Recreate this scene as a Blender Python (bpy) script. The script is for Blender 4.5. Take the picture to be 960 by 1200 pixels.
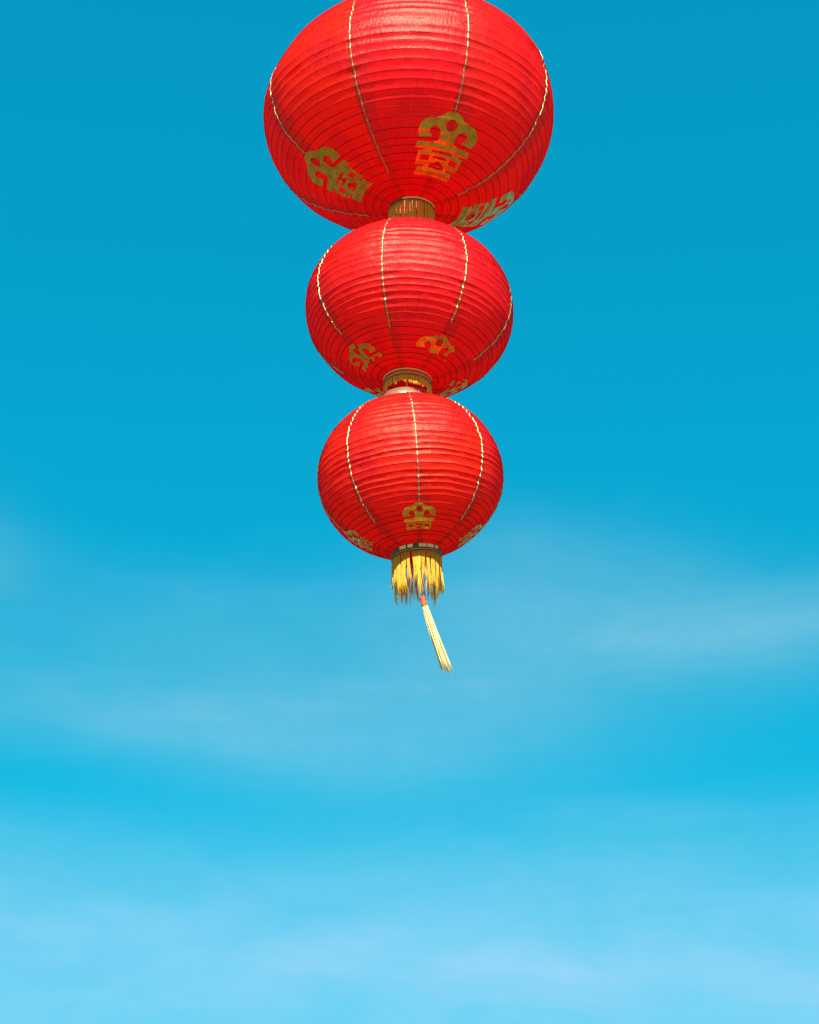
import bpy, math, random
from mathutils import Matrix, Vector, noise
for o in list(bpy.data.objects): bpy.data.objects.remove(o)
scene = bpy.context.scene
col = scene.collection
PI = math.pi
R = math.radians
random.seed(7)

# ------------------------------------------------------------------ camera
EYE = 1.6
cam_d = bpy.data.cameras.new('camera')
cam_d.sensor_fit = 'VERTICAL'; cam_d.sensor_height = 36.0; cam_d.lens = 54.0
cam_d.clip_start = 0.05; cam_d.clip_end = 6000
cam = bpy.data.objects.new('camera', cam_d); col.objects.link(cam)
cam.location = (0, 0, EYE); cam.rotation_euler = (R(90 + 24.136), 0, 0)
scene.camera = cam

# ------------------------------------------------------------------ light
SUN_EL, SUN_AZ = 38.0, 3.0          # sun behind the camera (camera looks along +Y), a little to the right
EXPOSURE = 1.25
SKY_STRENGTH = 0.062
sd = bpy.data.lights.new('sun', 'SUN'); sd.energy = 4.9; sd.angle = R(0.55); sd.color = (1.0, 0.94, 0.83)
sun = bpy.data.objects.new('sun', sd); col.objects.link(sun)
to_sun = Vector((math.sin(R(SUN_AZ)) * math.cos(R(SUN_EL)), -math.cos(R(SUN_AZ)) * math.cos(R(SUN_EL)), math.sin(R(SUN_EL))))
sun.rotation_euler = to_sun.to_track_quat('Z', 'Y').to_euler()
sun.location = to_sun * 40

scene.view_settings.view_transform = 'Standard'
scene.view_settings.look = 'None'
scene.view_settings.exposure = EXPOSURE
scene.view_settings.gamma = 1.0
scene.view_settings.use_curve_mapping = False
scene.render.engine = 'CYCLES'
scene.cycles.max_bounces = 14; scene.cycles.diffuse_bounces = 8
scene.cycles.transmission_bounces = 10; scene.cycles.glossy_bounces = 5

# ---- helpers for node trees
class NT:
    def __init__(s, tree): s.t = tree; s.n = tree.nodes; s.l = tree.links
    def new(s, typ, **kw):
        n = s.n.new(typ)
        for k, v in kw.items(): setattr(n, k, v)
        return n
    def put(s, sock, v):
        if isinstance(v, bpy.types.NodeSocket): s.l.new(v, sock)
        elif v is not None: sock.default_value = v
    def math(s, op, a, b=None, c=None, clamp=False):
        n = s.new('ShaderNodeMath', operation=op, use_clamp=clamp)
        s.put(n.inputs[0], a); s.put(n.inputs[1], b)
        if c is not None: s.put(n.inputs[2], c)
        return n.outputs[0]
    def smooth(s, x, a, b):
        n = s.new('ShaderNodeMapRange', interpolation_type='SMOOTHSTEP')
        s.put(n.inputs['Value'], x); n.inputs['From Min'].default_value = a; n.inputs['From Max'].default_value = b
        return n.outputs['Result']
    def mix(s, f, a, b, mode='MIX'):
        n = s.new('ShaderNodeMix', data_type='RGBA', blend_type=mode)
        s.put(n.inputs[0], f); s.put(n.inputs[6], a); s.put(n.inputs[7], b)
        return n.outputs[2]
    def noise(s, vec, scale, detail=3, rough=0.5):
        n = s.new('ShaderNodeTexNoise'); s.put(n.inputs['Vector'], vec)
        n.inputs['Scale'].default_value = scale; n.inputs['Detail'].default_value = detail; n.inputs['Roughness'].default_value = rough
        return n.outputs['Fac']
    def comb(s, x, y, z):
        n = s.new('ShaderNodeCombineXYZ'); s.put(n.inputs[0], x); s.put(n.inputs[1], y); s.put(n.inputs[2], z)
        return n.outputs[0]

# ------------------------------------------------------------------ sky
world = bpy.data.worlds.new('World'); scene.world = world; world.use_nodes = True
w = NT(world.node_tree); w.n.clear()
sky = w.new('ShaderNodeTexSky', sky_type='NISHITA', sun_disc=False)
sky.sun_elevation = R(SUN_EL); sky.sun_rotation = R(180 - SUN_AZ)
sky.altitude = 0; sky.air_density = 1.0; sky.dust_density = 0.25; sky.ozone_density = 1.0

# the photograph's clear sky is a deep cyan: per-channel response over the physical sky
sep = w.new('ShaderNodeSeparateColor'); w.l.new(sky.outputs[0], sep.inputs[0])
cr = w.math('MULTIPLY', sep.outputs[0], 0.012)
cg = w.math('MULTIPLY', w.math('POWER', sep.outputs[1], 0.39), 1.884)
cb = w.math('MULTIPLY', w.math('POWER', sep.outputs[2], 0.36), 2.66)
cc = w.new('ShaderNodeCombineColor')
for k, v in enumerate((cr, cg, cb)): w.l.new(v, cc.inputs[k])
tc = w.new('ShaderNodeTexCoord')
dx = w.new('ShaderNodeSeparateXYZ'); w.l.new(tc.outputs['Generated'], dx.inputs[0])
EL = w.math('MULTIPLY', w.math('ARCSINE', dx.outputs[2]), 180 / PI)
AZ = w.math('MULTIPLY', w.math('ARCTAN2', dx.outputs[0], dx.outputs[1]), 180 / PI)
warp = w.noise(w.comb(w.math('MULTIPLY', AZ, 0.05), w.math('MULTIPLY', EL, 0.11), 3.0), 1.0, 4, 0.5)
ELw = w.math('ADD', EL, w.math('MULTIPLY', w.math('SUBTRACT', warp, 0.5), 5.0))
warp2 = w.noise(w.comb(w.math('MULTIPLY', AZ, 0.06), w.math('MULTIPLY', EL, 0.1), 9.0), 1.0, 3, 0.5)
AZw = w.math('ADD', AZ, w.math('MULTIPLY', w.math('SUBTRACT', warp2, 0.5), 8.0))
def blob(a, e, sa, se, amp):
    qa = w.math('POWER', w.math('DIVIDE', w.math('SUBTRACT', AZw, a), sa), 2.0)
    qe = w.math('POWER', w.math('DIVIDE', w.math('SUBTRACT', ELw, e), se), 2.0)
    return w.math('MULTIPLY', w.math('EXPONENT', w.math('MULTIPLY', w.math('ADD', qa, qe), -0.5)), amp)
terms = [blob(*b) for b in [
    (6, 19.0, 15, 1.4, 0.22), (11, 19.9, 6, 1.2, 0.24), (-3, 16.6, 8, 1.0, 0.22), (-16.5, 21.4, 1.6, 1.2, 0.13),
    (5, 22.2, 4, 0.8, 0.12), (-12, 16.0, 4, 0.7, 0.14), (0, 14.8, 6, 1.2, 0.16), (9, 7.4, 10, 0.55, 0.26)]]
tot = terms[0]
for t in terms[1:]: tot = w.math('ADD', tot, t)
low = w.math('MULTIPLY', w.math('SUBTRACT', 1.0, w.smooth(ELw, 8.4, 14.3)), 0.60)
tot = w.math('ADD', tot, low)
streak = w.noise(w.comb(w.math('MULTIPLY', AZ, 0.035), w.math('MULTIPLY', EL, 0.22), 0.0), 1.0, 5, 0.55)
fine = w.noise(w.comb(w.math('MULTIPLY', AZw, 0.20), w.math('MULTIPLY', ELw, 0.50), 5.0), 1.0, 7, 0.62)
tot = w.math('MULTIPLY', tot, w.math('ADD', -0.10, w.math('ADD', w.math('MULTIPLY', streak, 1.1), w.math('MULTIPLY', fine, 1.1))))
wisp = w.math('MULTIPLY', w.smooth(streak, 0.52, 0.8), w.math('SUBTRACT', 1.0, w.smooth(EL, 16, 25)))
tot = w.math('ADD', tot, w.math('MULTIPLY', wisp, 0.22), clamp=True)
cloudcol = w.mix(w.smooth(EL, 12.5, 18.0), (2.0, 4.6, 6.4, 1), (2.3, 4.5, 5.45, 1))
skycol = w.mix(tot, cc.outputs[0], cloudcol)
bgn = w.new('ShaderNodeBackground'); bgn.inputs['Strength'].default_value = SKY_STRENGTH
out = w.new('ShaderNodeOutputWorld')
w.l.new(skycol, bgn.inputs['Color']); w.l.new(bgn.outputs[0], out.inputs['Surface'])

# ------------------------------------------------------------------ materials
def mat(name):
    m = bpy.data.materials.new(name); m.use_nodes = True
    t = NT(m.node_tree); t.n.clear()
    o = t.new('ShaderNodeOutputMaterial')
    return m, t, o
def principled(t, **kw):
    b = t.new('ShaderNodeBsdfPrincipled')
    for k, v in kw.items(): t.put(b.inputs[k.replace('_', ' ')], v)
    return b

def fabric():
    m, t, o = mat('red_silk')
    uv = t.new('ShaderNodeUVMap', uv_map='UVMap').outputs[0]
    xyz = t.new('ShaderNodeSeparateXYZ'); t.l.new(uv, xyz.inputs[0])
    u, v = xyz.outputs[0], xyz.outputs[1]          # u across one panel 0..1, v = rib number
    obj = t.new('ShaderNodeTexCoord').outputs['Object']
    rnd = t.new('ShaderNodeObjectInfo').outputs['Random']
    # overlapped cloth beside each seam: uneven from band to band
    band = t.math('FLOOR', v)
    wn = t.new('ShaderNodeTexWhiteNoise', noise_dimensions='2D')
    t.l.new(t.comb(band, t.math('MULTIPLY', rnd, 37.0), 0.0), wn.inputs['Vector'])
    edge = t.math('MINIMUM', u, t.math('SUBTRACT', 1.0, t.math('MULTIPLY', u, 1.0)))
    lap_w = t.math('ADD', 0.13, t.math('MULTIPLY', wn.outputs[0], 0.08))
    lap = t.math('SUBTRACT', 1.0, t.smooth(t.math('SUBTRACT', u, lap_w), -0.015, 0.015))
    lap2 = t.math('SUBTRACT', 1.0, t.smooth(edge, 0.02, 0.055))
    lapm = t.math('MAXIMUM', t.math('MULTIPLY', lap, 0.6), lap2)
    base = t.mix(rnd, (0.95, 0.028, 0.006, 1), (0.94, 0.010, 0.030, 1))
    blot = t.noise(obj, 6.5, 5, 0.62)
    base = t.mix(t.math('MULTIPLY', t.smooth(blot, 0.44, 0.62), 0.8), base, (0.70, 0.007, 0.022, 1))
    fade = t.noise(t.comb(t.math('MULTIPLY', u, 34.0), t.math('MULTIPLY', v, 0.55), t.math('MULTIPLY', rnd, 50)), 1.0, 3, 0.6)
    base = t.mix(t.math('MULTIPLY', t.smooth(fade, 0.48, 0.72), 0.5), base, (0.95, 0.045, 0.024, 1))
    base = t.mix(t.math('MULTIPLY', lapm, 0.75), base, (0.55, 0.006, 0.004, 1))
    # specks of dirt
    sp = t.noise(obj, 120.0, 2, 0.5)
    base = t.mix(t.math('MULTIPLY', t.smooth(sp, 0.735, 0.77), 0.6), base, (0.16, 0.01, 0.01, 1))
    # weave + fine crumples
    wx = t.math('SINE', t.math('MULTIPLY', u, 900.0)); wy = t.math('SINE', t.math('MULTIPLY', v, 40.0))
    crump = t.noise(t.comb(t.math('MULTIPLY', u, 45.0), t.math('MULTIPLY', v, 1.4), t.math('MULTIPLY', rnd, 20)), 1.0, 4, 0.65)
    h = t.math('ADD', t.math('MULTIPLY', t.math('ADD', wx, wy), 0.02), crump)
    bump = t.new('ShaderNodeBump'); bump.inputs['Strength'].default_value = 0.55; bump.inputs['Distance'].default_value = 0.003
    t.l.new(h, bump.inputs['Height'])
    rough = t.math('ADD', 0.27, t.math('MULTIPLY', blot, 0.2))
    df = t.new('ShaderNodeBsdfDiffuse'); t.l.new(base, df.inputs['Color']); t.l.new(bump.outputs[0], df.inputs['Normal'])
    gl = t.new('ShaderNodeBsdfGlossy'); gl.inputs['Color'].default_value = (1.0, 0.78, 0.58, 1)      # satin sheen of the weave
    t.l.new(rough, gl.inputs['Roughness']); t.l.new(bump.outputs[0], gl.inputs['Normal'])
    p = t.new('ShaderNodeMixShader'); p.inputs[0].default_value = 0.06
    t.l.new(df.outputs[0], p.inputs[1]); t.l.new(gl.outputs[0], p.inputs[2])
    tr = t.new('ShaderNodeBsdfTranslucent')
    t.l.new(t.mix(1.0, base, (1.0, 0.05, 0.75, 1), 'MULTIPLY'), tr.inputs['Color'])   # light that passes through the dyed cloth is filtered a deeper red; t.l.new(bump.outputs[0], tr.inputs['Normal'])
    ms = t.new('ShaderNodeMixShader')
    t.put(ms.inputs[0], t.math('SUBTRACT', 0.63, t.math('MULTIPLY', lapm, 0.25)))
    t.l.new(p.outputs[0], ms.inputs[1]); t.l.new(tr.outputs[0], ms.inputs[2]); t.l.new(ms.outputs[0], o.inputs[0])
    return m
def simple(name, colr, rough=0.5, metal=0.0, var=0.0, scale=40, spec=0.5, colr2=None, stretch=(1, 1, 1)):
    m, t, o = mat(name)
    obj = t.new('ShaderNodeTexCoord').outputs['Object']
    mp = t.new('ShaderNodeMapping'); mp.inputs['Scale'].default_value = stretch; t.l.new(obj, mp.inputs[0])
    n = t.noise(mp.outputs[0], scale, 4, 0.6)
    c2 = colr2 or tuple(c * 0.55 for c in colr)
    base = t.mix(t.math('MULTIPLY', t.smooth(n, 0.35, 0.7), var), (*colr, 1), (*c2, 1))
    p = principled(t, Base_Color=base, Roughness=t.math('ADD', rough, t.math('MULTIPLY', t.math('SUBTRACT', n, 0.5), 0.25)), Metallic=metal)
    p.inputs['Specular IOR Level'].default_value = spec
    bp = t.new('ShaderNodeBump'); bp.inputs['Strength'].default_value = 0.25; bp.inputs['Distance'].default_value = 0.001
    t.l.new(n, bp.inputs['Height']); t.l.new(bp.outputs[0], p.inputs['Normal'])
    t.l.new(p.outputs[0], o.inputs[0])
    return m
def thread(name, ca, cb, trans=0.35, rough=0.5):
    """shiny rayon thread; each strand takes its own shade from a vertex attribute"""
    m, t, o = mat(name)
    at = t.new('ShaderNodeAttribute', attribute_name='shade').outputs['Fac']
    base = t.mix(at, (*ca, 1), (*cb, 1))
    p = principled(t, Base_Color=base, Roughness=rough); p.inputs['Specular IOR Level'].default_value = 0.6
    tr = t.new('ShaderNodeBsdfTranslucent'); t.l.new(base, tr.inputs['Color'])
    ms = t.new('ShaderNodeMixShader'); ms.inputs[0].default_value = trans
    t.l.new(p.outputs[0], ms.inputs[1]); t.l.new(tr.outputs[0], ms.inputs[2]); t.l.new(ms.outputs[0], o.inputs[0])
    return m
def braid_mat():
    m, t, o = mat('gold_braid')
    at = t.new('ShaderNodeAttribute', attribute_name='shade').outputs['Fac']
    base = t.mix(at, (0.64, 0.46, 0.20, 1), (0.30, 0.18, 0.06, 1))
    p = principled(t, Base_Color=base, Roughness=0.38, Metallic=1.0)
    t.l.new(p.outputs[0], o.inputs[0])
    return m
def ground_mat():
    m, t, o = mat('stone_paving')
    obj = t.new('ShaderNodeTexCoord').outputs['Object']
    br = t.new('ShaderNodeTexBrick'); t.l.new(obj, br.inputs['Vector'])
    br.inputs['Scale'].default_value = 1.0; br.inputs['Brick Width'].default_value = 0.9; br.inputs['Row Height'].default_value = 0.45
    br.inputs['Mortar Size'].default_value = 0.008
    br.inputs['Color1'].default_value = (0.090, 0.086, 0.078, 1); br.inputs['Color2'].default_value = (0.078, 0.074, 0.068, 1)
    br.inputs['Mortar'].default_value = (0.045, 0.043, 0.04, 1)
    n = t.noise(obj, 1.3, 6, 0.6)
    base = t.mix(t.math('MULTIPLY', n, 0.5), br.outputs['Color'], (0.062, 0.06, 0.055, 1))
    p = principled(t, Base_Color=base, Roughness=0.8); t.l.new(p.outputs[0], o.inputs[0])
    return m
M = dict(
    silk=fabric(),
    wire=simple('red_rib_wire', (0.34, 0.001, 0.001), 0.7, 0, 0.4, 60, 0.05),
    foil=simple('gold_foil', (0.92, 0.48, 0.04), 0.33, 1.0, 0.6, 60, 0.5, (0.46, 0.25, 0.03)),
    braid=braid_mat(),
    ring=simple('brass_ring_dark', (0.10, 0.05, 0.018), 0.4, 0.0, 0.6, 22, 0.2, (0.30, 0.17, 0.05)),  # dark reflection of the collar ring put into its base colour
    glint_plate=simple('brass_glint_plate', (0.95, 0.70, 0.28), 0.3, 0.25, 0.4, 40, 0.5, (0.75, 0.48, 0.14)),  # pale reflection on the collar ring, painted as a lighter material
    white_ring=simple('pale_gold_ring', (1.0, 0.88, 0.58), 0.24, 0.9, 0.35, 30, 0.6, (0.8, 0.66, 0.42)),
    redband=simple('red_lacquer_band', (0.90, 0.10, 0.02), 0.3, 0.0, 0.5, 45, 0.5, (0.80, 0.28, 0.03)),
    cord_green=simple('dark_green_cord', (0.06, 0.10, 0.02), 0.6, 0, 0.5, 120, 0.3),
    fringe=thread('golden_fringe', (1.0, 0.82, 0.09), (0.98, 0.62, 0.04), 0.6, 0.4),
    tassel=thread('pale_yellow_tassel', (0.97, 0.92, 0.58), (0.90, 0.70, 0.16), 0.4, 0.45),
    knot=simple('orange_red_binding', (0.80, 0.10, 0.03), 0.5, 0, 0.4, 300, 0.4),
    steel=simple('steel_wire', (0.75, 0.74, 0.70), 0.3, 1.0, 0.3, 60),
    cordm=simple('twisted_cord', (0.85, 0.62, 0.14), 0.6, 0, 0.4, 200, 0.3),
    ground=ground_mat())

# ------------------------------------------------------------------ mesh helpers
def build(name, verts, faces, material, parent=None, smooth=True, uvs=None, shade=None):
    me = bpy.data.meshes.new(name); me.from_pydata(verts, [], faces)
    if uvs:
        ul = me.uv_layers.new(name='UVMap')
        for lp in me.loops: ul.data[lp.index].uv = uvs[lp.vertex_index]
    if shade:
        at = me.attributes.new('shade', 'FLOAT', 'POINT')
        for i, s_ in enumerate(shade): at.data[i].value = s_
    me.materials.append(material)
    if smooth: me.polygons.foreach_set('use_smooth', [True] * len(me.polygons))
    me.update()
    o = bpy.data.objects.new(name, me); col.objects.link(o)
    if parent: o.parent = parent
    return o
def sweep(V, F, pts, radii, sides=6, shade=None, sv=0.0, closed=False):
    """tube through pts appended to V, F"""
    b0 = len(V); n = len(pts); prev = None
    for i, p in enumerate(pts):
        a = pts[(i - 1) % n] if (closed or i > 0) else pts[i]
        c = pts[(i + 1) % n] if (closed or i < n - 1) else pts[i]
        d = (c - a).normalized()
        if prev is None:
            ref = Vector((0, 0, 1)) if abs(d.z) < 0.9 else Vector((1, 0, 0))
            x = d.cross(ref).normalized()
        else: x = (prev - d * prev.dot(d)).normalized()
        prev = x; y = d.cross(x)
        r = radii[i] if isinstance(radii, (list, tuple)) else radii
        for k in range(sides):
            t = 2 * PI * k / sides
            V.append(p + x * (r * math.cos(t)) + y * (r * math.sin(t)))
            if shade is not None: shade.append(sv)
    m = n if closed else n - 1
    for i in range(m):
        for k in range(sides):
            a = b0 + i * sides + k; b = b0 + i * sides + (k + 1) % sides
            c = b0 + ((i + 1) % n) * sides + (k + 1) % sides; d = b0 + ((i + 1) % n) * sides + k
            F.append((a, b, c, d))
    if not closed:
        F.append(tuple(b0 + k for k in reversed(range(sides))))
        F.append(tuple(b0 + (n - 1) * sides + k for k in range(sides)))
def lathe(profile, seg=72, cap=False):
    V, F = [], []; n = len(profile)
    for j in range(seg):
        t = 2 * PI * j / seg
        for (r, z) in profile: V.append((r * math.sin(t), -r * math.cos(t), z))
    for j in range(seg):
        for i in range(n if cap else n - 1):
            i2 = (i + 1) % n
            F.append((j * n + i, ((j + 1) % seg) * n + i, ((j + 1) % seg) * n + i2, j * n + i2))
    return V, F
def torus(name, r, z, tube, material, parent, wob=0.0, seed=0.0, seg=112, sides=5, surf=None):
    V, F = [], []
    pts = []
    for j in range(seg):
        t = 2 * PI * j / seg
        if surf: pts.append(surf(t))
        else: pts.append(Vector((r * math.sin(t), -r * math.cos(t), z)))
    sweep(V, F, pts, tube, sides, closed=True)
    return build(name, V, F, material, parent)

# ------------------------------------------------------------------ ground (below the picture; throws light up at the undersides)
V = [(-1500, -1500, 0), (1500, -1500, 0), (1500, 1500, 0), (-1500, 1500, 0)]
g = build('ground', V, [(0, 1, 2, 3)], M['ground'], None, False); g['kind'] = 'structure'

# ------------------------------------------------------------------ lantern
RC = 0.0525
class Shell:
    """pleated body of revolution; az measured from the camera side towards +x, s = arc length from the upper hoop"""
    def __init__(self, a, b, ribs, sag, seed, sq):
        self.a, self.b, self.N, self.sag, self.seed = a, b, ribs, sag, seed
        lat0 = math.acos(RC / a); n = 400
        self.tab = []; s = 0; pr = None
        for i in range(n + 1):
            lat = lat0 - 2 * lat0 * i / n
            r, z = a * math.cos(lat), b * math.sin(lat)
            if pr: s += math.hypot(r - pr[0], z - pr[1])
            self.tab.append((s, r, z, lat)); pr = (r, z)
        self.L = s; self.h = b * math.sin(lat0)
        rr = random.Random(seed)
        self.skew = sq
        self.bs = [rr.uniform(0.55, 1.5) for k in range(ribs + 1)]
        self.sr = [0.0] + [(k + rr.uniform(-0.19, 0.19)) / ribs * s for k in range(1, ribs)] + [s]
    def at_s(self, s):
        f = min(max(s / self.L, 0), 1) * 400
        # table is uniform in latitude: search
        lo, hi = 0, 400
        while hi - lo > 1:
            m = (lo + hi) // 2
            if self.tab[m][0] <= s: lo = m
            else: hi = m
        A, B = self.tab[lo], self.tab[hi]
        k = (s - A[0]) / max(1e-9, B[0] - A[0]); k = min(max(k, 0), 1)
        return [A[i] + (B[i] - A[i]) * k for i in range(1, 4)]
    def s_of_lat(self, latd):
        l = R(latd)
        for i in range(400):
            if self.tab[i + 1][3] <= l:
                A, B = self.tab[i], self.tab[i + 1]
                return A[0] + (B[0] - A[0]) * (l - A[3]) / (B[3] - A[3])
        return self.L
    def point(self, az, s, off=0.0, seam=1.0):
        s = min(max(s, 0), self.L)
        lo, hi = 0, self.N
        while hi - lo > 1:
            m = (lo + hi) // 2
            if self.sr[m] <= s: lo = m
            else: hi = m
        k = lo; tau = (s - self.sr[k]) / (self.sr[k + 1] - self.sr[k])
        r, z, lat = self.at_s(s)
        # outward normal of the ellipse
        nr, nz = math.cos(lat) / self.a, math.sin(lat) / self.b
        l = math.hypot(nr, nz); nr /= l; nz /= l
        sx, cx = math.sin(az), -math.cos(az)
        q = noise.noise((sx * 2.2 + self.seed, cx * 2.2, s * 9.0))
        q2 = noise.noise((sx * 9 + self.seed * 2, cx * 9, k * 1.7))
        q3 = noise.noise((az * 30 + self.seed, k * 3.1, tau * 1.5))
        pin = max(0.0, 1 - seam / 0.10)
        belly = 4 * tau * (1 - tau)
        d = -self.sag * belly * (1 + 0.7 * q2) * self.bs[k] + self.skew(sx, lat) + self.a * 0.010 * q * math.sin(PI * min(1, max(0, s / self.L)))
        d += 0.0009 * q3 * belly * (1 + 1.0 * pin) + 0.0006 * pin * math.sin(k * 2.4 + self.seed)
        d += off
        # hoops are not perfectly level
        dz = 0.0020 * noise.noise((sx * 3.2 + 4.1 * self.seed, cx * 3.2, k * 0.35)) * math.sin(PI * s / self.L)
        rr_, zz = r + nr * d, z + nz * d + dz
        return Vector((rr_ * sx, rr_ * cx, zz))

def sd_circle(x, y, cx, cy, r): return math.hypot(x - cx, y - cy) - r
def sd_box(x, y, cx, cy, hx, hy):
    dx, dy = abs(x - cx) - hx, abs(y - cy) - hy
    return math.hypot(max(dx, 0), max(dy, 0)) + min(max(dx, dy), 0)
def sd_cap(x, y, ax, ay, bx, by, r):
    px, py, qx, qy = x - ax, y - ay, bx - ax, by - ay
    t = min(1, max(0, (px * qx + py * qy) / (qx * qx + qy * qy)))
    return math.hypot(px - qx * t, py - qy * t) - r
def emblem_sdf(x, y, tail=True):
    X = abs(x)
    d = min(sd_circle(X, y, 0, 0.46, 0.46), sd_circle(X, y, 0.66, 0.66, 0.38), sd_cap(X, y, 0, 0.42, 0.5, 0.60, 0.335),
            sd_box(X, y, 0, 0.9, 0.30, 0.22))
    d = max(d, -sd_circle(X, y, 0, 0.44, 0.20))
    notch = min(sd_circle(X, y, 0.50, 0.70, 0.16), sd_cap(X, y, 0.42, 0.72, 0.40, 0.94, 0.135), sd_cap(X, y, 0.44, 0.99, 1.1, 1.05, 0.075))
    d = max(d, -notch)
    bar = min(sd_box(X, y, 0, 1.23, 0.93, 0.115), sd_cap(X, y, 0, 1.02, 0.3, 1.13, 0.12))
    d = min(d, max(bar, -notch))
    box = max(sd_box(X, y, 0, 1.66, 0.80 - 0.12 * (y - 1.4), 0.33), -sd_box(X, y, 0.85, 1.40, 0.22, 0.04))
    box = max(box, -sd_box(X, y, 0, 1.42, 0.36, 0.05), -sd_box(X, y, 0.50, 1.68, 0.15, 0.11),
              -sd_box(X, y, 0.10, 1.62, 0.14, 0.055), -max(sd_box(X, y, 0, 1.86, 0.26, 0.10), 0.9 * (X - (y - 1.72) * 1.2)))
    d = min(d, box)
    if tail:
        d = min(d, sd_box(X, y, 0, 2.24, 0.62, 0.17), sd_box(X, y, 0.33, 2.02, 0.07, 0.08))
    return d

def emblem(shell, az0, s0, half, parent, wear, seed, tail=True, cut=9.0):
    ny = 92; nx = 76; W = 1.08; H = 2.5 if tail else 2.08
    def f(x, y):
        n = noise.fractal((x * 2.3 + seed * 7.7, y * 2.3, seed), 1.0, 2.0, 4)
        e = emblem_sdf(x, y, tail) + 0.012 * noise.noise((x * 9, y * 9, seed))
        e = max(e, (n - wear) * 0.5, (y + 0.25 * n - cut))
        return e
    G = [[f(-W + 2 * W * i / nx, -0.05 + H * j / ny) for i in range(nx + 1)] for j in range(ny + 1)]
    V, F, idx = [], [], {}
    def vert(x, y):
        k = (round(x * 5000), round(y * 5000))
        if k not in idx:
            s = s0 + y * half
            rad = max(shell.at_s(s)[0], 0.03)
            p = shell.point(az0 + x * half / rad, s, 0.0011)
            idx[k] = len(V); V.append(p)
        return idx[k]
    for j in range(ny):
        for i in range(nx):
            c = [(i, j), (i + 1, j), (i + 1, j + 1), (i, j + 1)]
            vals = [G[b][a] for a, b in c]
            if min(vals) >= 0: continue
            poly = []
            for q in range(4):
                (a, b), v0 = c[q], vals[q]; (a2, b2), v1 = c[(q + 1) % 4], vals[(q + 1) % 4]
                x0, y0 = -W + 2 * W * a / nx, -0.05 + H * b / ny
                x1, y1 = -W + 2 * W * a2 / nx, -0.05 + H * b2 / ny
                if v0 < 0: poly.append(vert(x0, y0))
                if (v0 < 0) != (v1 < 0):
                    t = v0 / (v0 - v1); poly.append(vert(x0 + (x1 - x0) * t, y0 + (y1 - y0) * t))
            pl = []
            for q in poly:
                if q not in pl: pl.append(q)
            if len(pl) > 2: F.append(tuple(reversed(pl)))
    return build('gold_emblem', V, F, M['foil'], parent)

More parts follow.
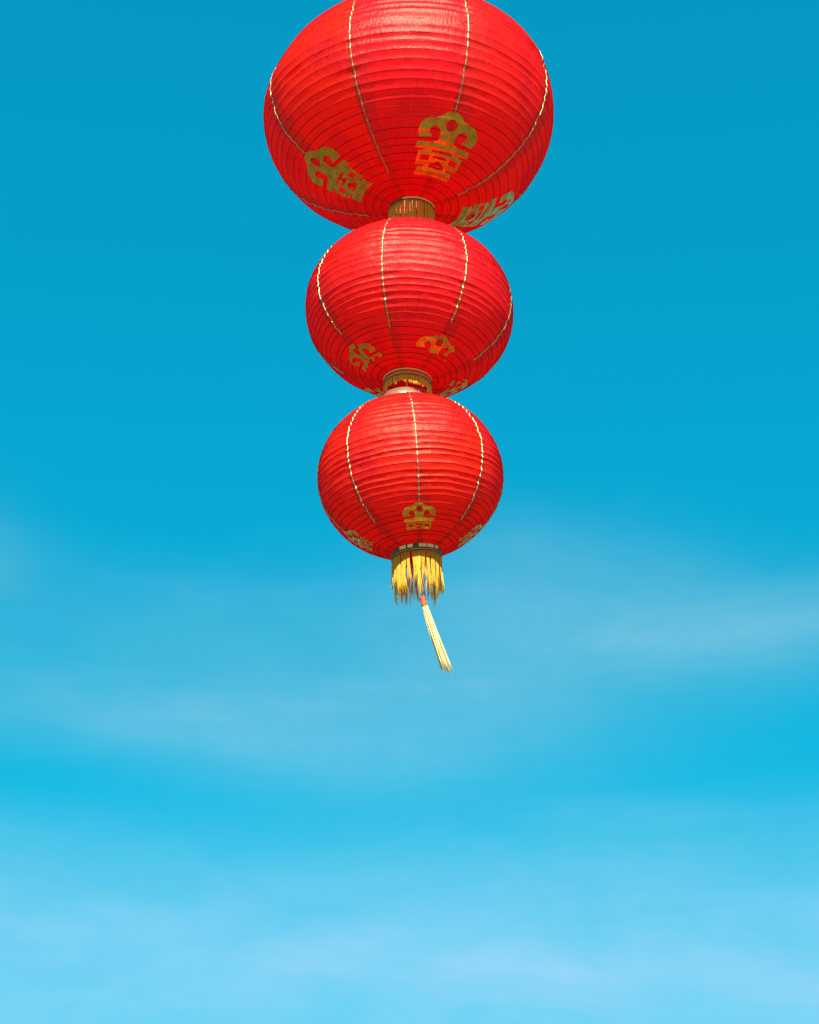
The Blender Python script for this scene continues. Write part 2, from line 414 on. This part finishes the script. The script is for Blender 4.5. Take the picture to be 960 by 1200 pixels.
def make_lantern(label, centre, tx, ty, a, b, ribs, sag, az_off, seed, emb, long_end, short_end, parts):
    root = bpy.data.objects.new('hanging_lantern', None); col.objects.link(root)
    root.empty_display_size = 0.1
    root.matrix_world = Matrix.Translation(centre) @ Matrix.Rotation(tx, 4, 'X') @ Matrix.Rotation(ty, 4, 'Y')
    root['label'] = label; root['category'] = 'lantern'; root['group'] = 'red lanterns hung in one string'
    sh = Shell(a, b, ribs, sag, seed, parts['skew'])
    rr = random.Random(seed)
    # eight cloth panels
    US, TS = 26, 6
    srows = []
    for k in range(ribs):
        for q in range(TS): srows.append((sh.sr[k] + (sh.sr[k + 1] - sh.sr[k]) * q / TS, k + q / TS))
    srows.append((sh.L, ribs))
    for pnl in range(8):
        z0 = az_off + pnl * PI / 4; V, F, uv = [], [], []
        for i in range(US + 1):
            u = i / US
            for (s, vv) in srows:
                V.append(sh.point(z0 + u * PI / 4, s, 0, min(u, 1 - u))); uv.append((u, vv))
        n = len(srows)
        for i in range(US):
            for j in range(n - 1): F.append((i * n + j, i * n + j + 1, (i + 1) * n + j + 1, (i + 1) * n + j))
        o = build('cloth_panel', V, F, M['silk'], root, True, uv)
    # hoops of wire that the cloth is stretched over
    for k in range(1, ribs):
        torus('rib', 0, 0, 0.0007, M['wire'], root, surf=lambda t, k=k: sh.point(t, sh.sr[k], -0.0004))
    # gold braid down the seams
    for pnl in range(8):
        z0 = az_off + pnl * PI / 4 + rr.uniform(-0.01, 0.01)
        withemb = pnl % 2 == 0
        s1 = sh.s_of_lat(short_end if withemb else long_end + rr.uniform(-2, 2))
        V, F, SD = [], [], []; n = int(s1 / sh.L * ribs * 10)
        wd = parts['braid']; tw = rr.uniform(-0.02, 0.02)
        for i in range(n + 1):
            s = s1 * i / n
            rad = sh.at_s(s)[0]
            wv = (0.0012 * noise.noise((s * 40, pnl * 3.3, seed)) + tw * 0.1 * i / n)
            bead = abs(math.sin(PI * s / 0.0050)); ww = wd * (0.85 + 0.18 * bead + 0.25 * noise.noise((s * 160, pnl * 5.1, seed)))
            for (x, h) in ((-1, 0.0002), (-0.75, 0.0012), (0, 0.0017), (0.75, 0.0012), (1, 0.0002)):
                V.append(sh.point(z0 + (x * ww + wv) / rad, s, h * (0.6 + 0.45 * bead) + 0.0006, 0.0)); SD.append(max(0.0, min(1.0, 1.15 - 1.5 * bead + 0.5 * noise.noise((s * 60, pnl * 2.1, seed)))))
        for i in range(n):
            for q in range(4): F.append((i * 5 + q, i * 5 + 5 + q, i * 5 + 6 + q, i * 5 + 1 + q))
        build('gold_braid', V, F, M['braid'], root, True, None, SD)
    for q in range(4):
        az = az_off + q * PI / 2
        wear, cut = emb['wear'][q]
        emblem(sh, az, sh.s_of_lat(emb['lat']), emb['half'], root, wear, seed + q * 1.3, emb['tail'], cut)
    # collars
    h = sh.h
    prof = [(RC - 0.001, -h + 0.004), (RC + 0.001, -h + 0.001), (RC + 0.0018, -h - parts['ring'] * 0.5), (RC + 0.0008, -h - parts['ring']),
            (RC - 0.003, -h - parts['ring']), (RC - 0.003, -h + 0.004)]
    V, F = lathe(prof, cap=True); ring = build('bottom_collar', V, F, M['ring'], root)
    for (z0, z1) in parts['glint_plates']:  # added raised segments that stand in for glints on the collar
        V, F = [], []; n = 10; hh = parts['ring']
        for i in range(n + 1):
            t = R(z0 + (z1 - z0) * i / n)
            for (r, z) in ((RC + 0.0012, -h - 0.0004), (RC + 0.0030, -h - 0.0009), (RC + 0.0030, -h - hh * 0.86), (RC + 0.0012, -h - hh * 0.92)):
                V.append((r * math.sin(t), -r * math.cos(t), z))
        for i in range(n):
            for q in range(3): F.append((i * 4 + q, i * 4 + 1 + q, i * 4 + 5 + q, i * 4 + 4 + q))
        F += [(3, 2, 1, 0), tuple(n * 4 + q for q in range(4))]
        build('brass_glint_plate', V, F, M['glint_plate'], ring, False)
    zb = -h - parts['ring']
    if parts['band']:
        prof = [(RC - 0.0002, zb), (RC + 0.0006, zb - parts['band'] * 0.5), (RC - 0.0004, zb - parts['band']), (RC - 0.003, zb - parts['band']), (RC - 0.003, zb)]
        V, F = lathe([(r, z - 0.0003) for r, z in prof], cap=True); build('band', V, F, M['redband'], ring)
        zb -= parts['band'] + 0.0003
    torus('cord', RC + 0.0008, zb, 0.0012, M['cord_green'], ring)
    tp = parts['top']
    prof = [(RC, h - 0.004), (RC + 0.001, h + 0.001), (RC - tp * 0.16, h + tp), (RC - tp * 0.16 - 0.003, h + tp), (RC - 0.003, h - 0.004)]
    V, F = lathe(prof, cap=True); build('top_collar', V, F, M['white_ring'], root)
    # fringe: many thin threads sewn to the collar, hanging straight down with a breath of wind
    down = root.matrix_world.to_3x3().inverted() @ Vector((0, 0, -1))
    wind = root.matrix_world.to_3x3().inverted() @ Vector((1, 0.1, 0))
    V, F, sh_ = [], [], []
    nlock = parts['locks']
    for i in range(nlock):
        az = 2 * PI * (i + rr.uniform(-0.3, 0.3)) / nlock
        ln = parts['fringe'](az) * rr.uniform(0.74, 1.10)
        lean = rr.gauss(0, 0.035); out_ = rr.gauss(0.0, 0.022); tone = rr.random()
        for q in range(parts['per']):
            z1 = az + rr.uniform(-0.9, 0.9) * PI / nlock
            rad = RC + rr.uniform(-0.0015, 0.0010)
            p0 = Vector((rad * math.sin(z1), -rad * math.cos(z1), zb + 0.001))
            tang = Vector((math.cos(z1), math.sin(z1), 0)); od = Vector((math.sin(z1), -math.cos(z1), 0))
            l2 = ln * rr.uniform(0.86, 1.04); cv = rr.gauss(0, 0.05)
            pts = []
            for j in range(6):
                t = j / 5
                sq = 1 - 0.25 * 0
                pts.append(p0 + down * (l2 * t) + tang * (l2 * (lean * t + cv * t * t) - (z1 - az) * RC * 0.75 * t) + od * (l2 * out_ * t * t) + wind * (parts['wind'] * l2 * t * t))
            r0 = rr.uniform(0.00036, 0.00062)
            sweep(V, F, pts, [r0, r0, r0, r0, r0 * 0.9, r0 * 0.55], 4, sh_, min(1, max(0, 0.55 * tone + rr.uniform(-0.15, 0.45))))
    fr = build('fringe', V, F, M['fringe'], root, True, None, sh_); fr['kind'] = 'stuff'
    return root, sh, zb

LEN = lambda base, amp=0.0, ph=0.0: (lambda az: base * (1 + amp * math.sin(az - ph)))
top, sh_top, zt = make_lantern('largest red lantern at the top of the string, gold emblems nearly whole', (0.0022, 3.0, EYE + 2.3853), R(0.67), R(-0.54),
    0.3500, 0.2643, 41, 0.0021, R(21.9), 1.0,
    dict(lat=-41, half=0.068, tail=True, wear=[(0.8, 9), (0.6, 9), (0.6, 9), (0.62, 9)]), -69.5, -41,
    dict(braid=0.0016, ring=0.006, band=0.0, top=0.02, fringe=LEN(0.075, 0.05), locks=70, per=14, wind=0.0, glint_plates=[(-22, 75)], skew=lambda sx, lat: 0.006 * sx * math.cos((lat - R(30)) * 4.0)))
mid, sh_mid, zm = make_lantern('middle lantern of the red string, with worn partly peeled gold emblems', (0.0005, 3.0, EYE + 1.8438), R(-3.54), R(1.36),
    0.2367, 0.1917, 37, 0.0020, R(30.5), 2.0,
    dict(lat=-51, half=0.044, tail=False, wear=[(0.34, 1.08), (0.22, 1.3), (0.25, 1.5), (0.26, 1.3)]), -50, -43,
    dict(braid=0.0016, ring=0.004, band=0.011, top=0.022, fringe=LEN(0.031, 0.35, R(75)), locks=70, per=14, wind=0.0, glint_plates=[(-80, 80)], skew=lambda sx, lat: -0.004 * sx * math.sin(lat * 1.2)))
low, sh_low, zl = make_lantern('smallest red lantern, lowest of the string, with a long pale yellow tassel', (0.0015, 3.0, EYE + 1.4264), R(2.20), R(-4.21),
    0.2007, 0.1793, 35, 0.0019, R(3.8), 3.0,
    dict(lat=-42, half=0.0335, tail=False, wear=[(0.75, 9), (0.6, 9), (0.6, 9), (0.6, 9)]), -51, -42,
    dict(braid=0.0016, ring=0.009, band=0.005, top=0.021, fringe=LEN(0.089, 0.04), locks=40, per=14, wind=0.03, glint_plates=[(-40, -24), (-20, -8), (5, 22), (24, 41), (45, 56)], skew=lambda sx, lat: 0.0))

# ------------------------------------------------------------------ tassel, hung on a cord from the middle of the lowest lantern
def tassel(root, zb):
    inv = root.matrix_world.inverted()
    wm = root.matrix_world @ Vector((0, 0, zb + 0.01))
    rr = random.Random(5)
    kn = wm + Vector((0.013, -0.01, -0.106))
    dirv = Vector((0.30, 0.05, -1)).normalized()
    side = dirv.cross(Vector((0, 1, 0))).normalized(); fr = dirv.cross(side)
    V, F, S = [], [], []
    L = 0.152
    for i in range(90):
        grp = -1 if i % 3 == 0 else 1
        a = rr.uniform(0, 2 * PI); rad = 0.0052 * math.sqrt(rr.random())
        p0 = kn + side * (rad * math.cos(a)) + fr * (rad * math.sin(a)) + dirv * 0.008
        spread = (0.002 if grp > 0 else -0.008) + rr.gauss(0, 0.0014)
        l2 = L * rr.uniform(0.9, 1.03) * (1.0 if grp > 0 else 1.03)
        cv = rr.gauss(0, 0.0008); dp = rr.gauss(0, 0.006)
        pts = []
        for j in range(8):
            t = j / 7
            pts.append(inv @ (p0 + dirv * (l2 * t) - side * (spread * t) + side * (cv * math.sin(t * 5)) + fr * (dp * t)))
        r0 = rr.uniform(0.0006, 0.0010)
        sweep(V, F, pts, [r0] * 6 + [r0 * 0.9, r0 * 0.5], 5, S, rr.random() ** 1.5)
    ts = build('tassel', V, F, M['tassel'], root, True, None, S)
    V, F = [], []
    pts, rad = [], []
    for j, (d, r) in enumerate(((-0.006, 0.003), (-0.004, 0.0062), (0.0, 0.0068), (0.003, 0.0060), (0.006, 0.0070), (0.010, 0.0062), (0.013, 0.0072), (0.016, 0.0060))):
        pts.append(inv @ (kn + dirv * d)); rad.append(r)
    sweep(V, F, pts, rad, 14)
    build('knot', V, F, M['knot'], ts)
    V, F = [], []
    sweep(V, F, [inv @ (wm + (kn - wm) * (j / 6) + Vector((0.002 * math.sin(j), 0, 0))) for j in range(7)], 0.0016, 6)
    build('cord', V, F, M['cordm'], ts)
tassel(low, zl)

# wire handle that the lowest lantern hangs by, and the cords between the lanterns
def wire_part(root, name, pts_world, r, material):
    inv = root.matrix_world.inverted(); V, F = [], []
    sweep(V, F, [inv @ p for p in pts_world], r, 6)
    return build(name, V, F, material, root)
def handle(root, sh, rise, rad=0.078):
    m = root.matrix_world; pts = []
    for j in range(25):
        t = PI * j / 24
        pts.append(m @ Vector((-rad * math.cos(t), 0.0, sh.h - 0.012 + rise * math.sin(t) ** 0.8)))
    wire_part(root, 'wire_handle', pts, 0.0011, M['steel'])
handle(low, sh_low, 0.055)
def link(root, sh, above):
    m = root.matrix_world
    a = m @ Vector((0, 0, sh.h + 0.0)); wire_part(root, 'hanging_cord', [a.lerp(above, j / 5) for j in range(6)], 0.0022, M['cordm'])
link(low, sh_low, mid.matrix_world @ Vector((0, 0, -sh_mid.h + 0.02)))
link(mid, sh_mid, top.matrix_world @ Vector((0, 0, -sh_top.h + 0.02)))
handle(top, sh_top, 0.07)
link(top, sh_top, top.matrix_world @ Vector((0, 0, sh_top.h + 1.6)))
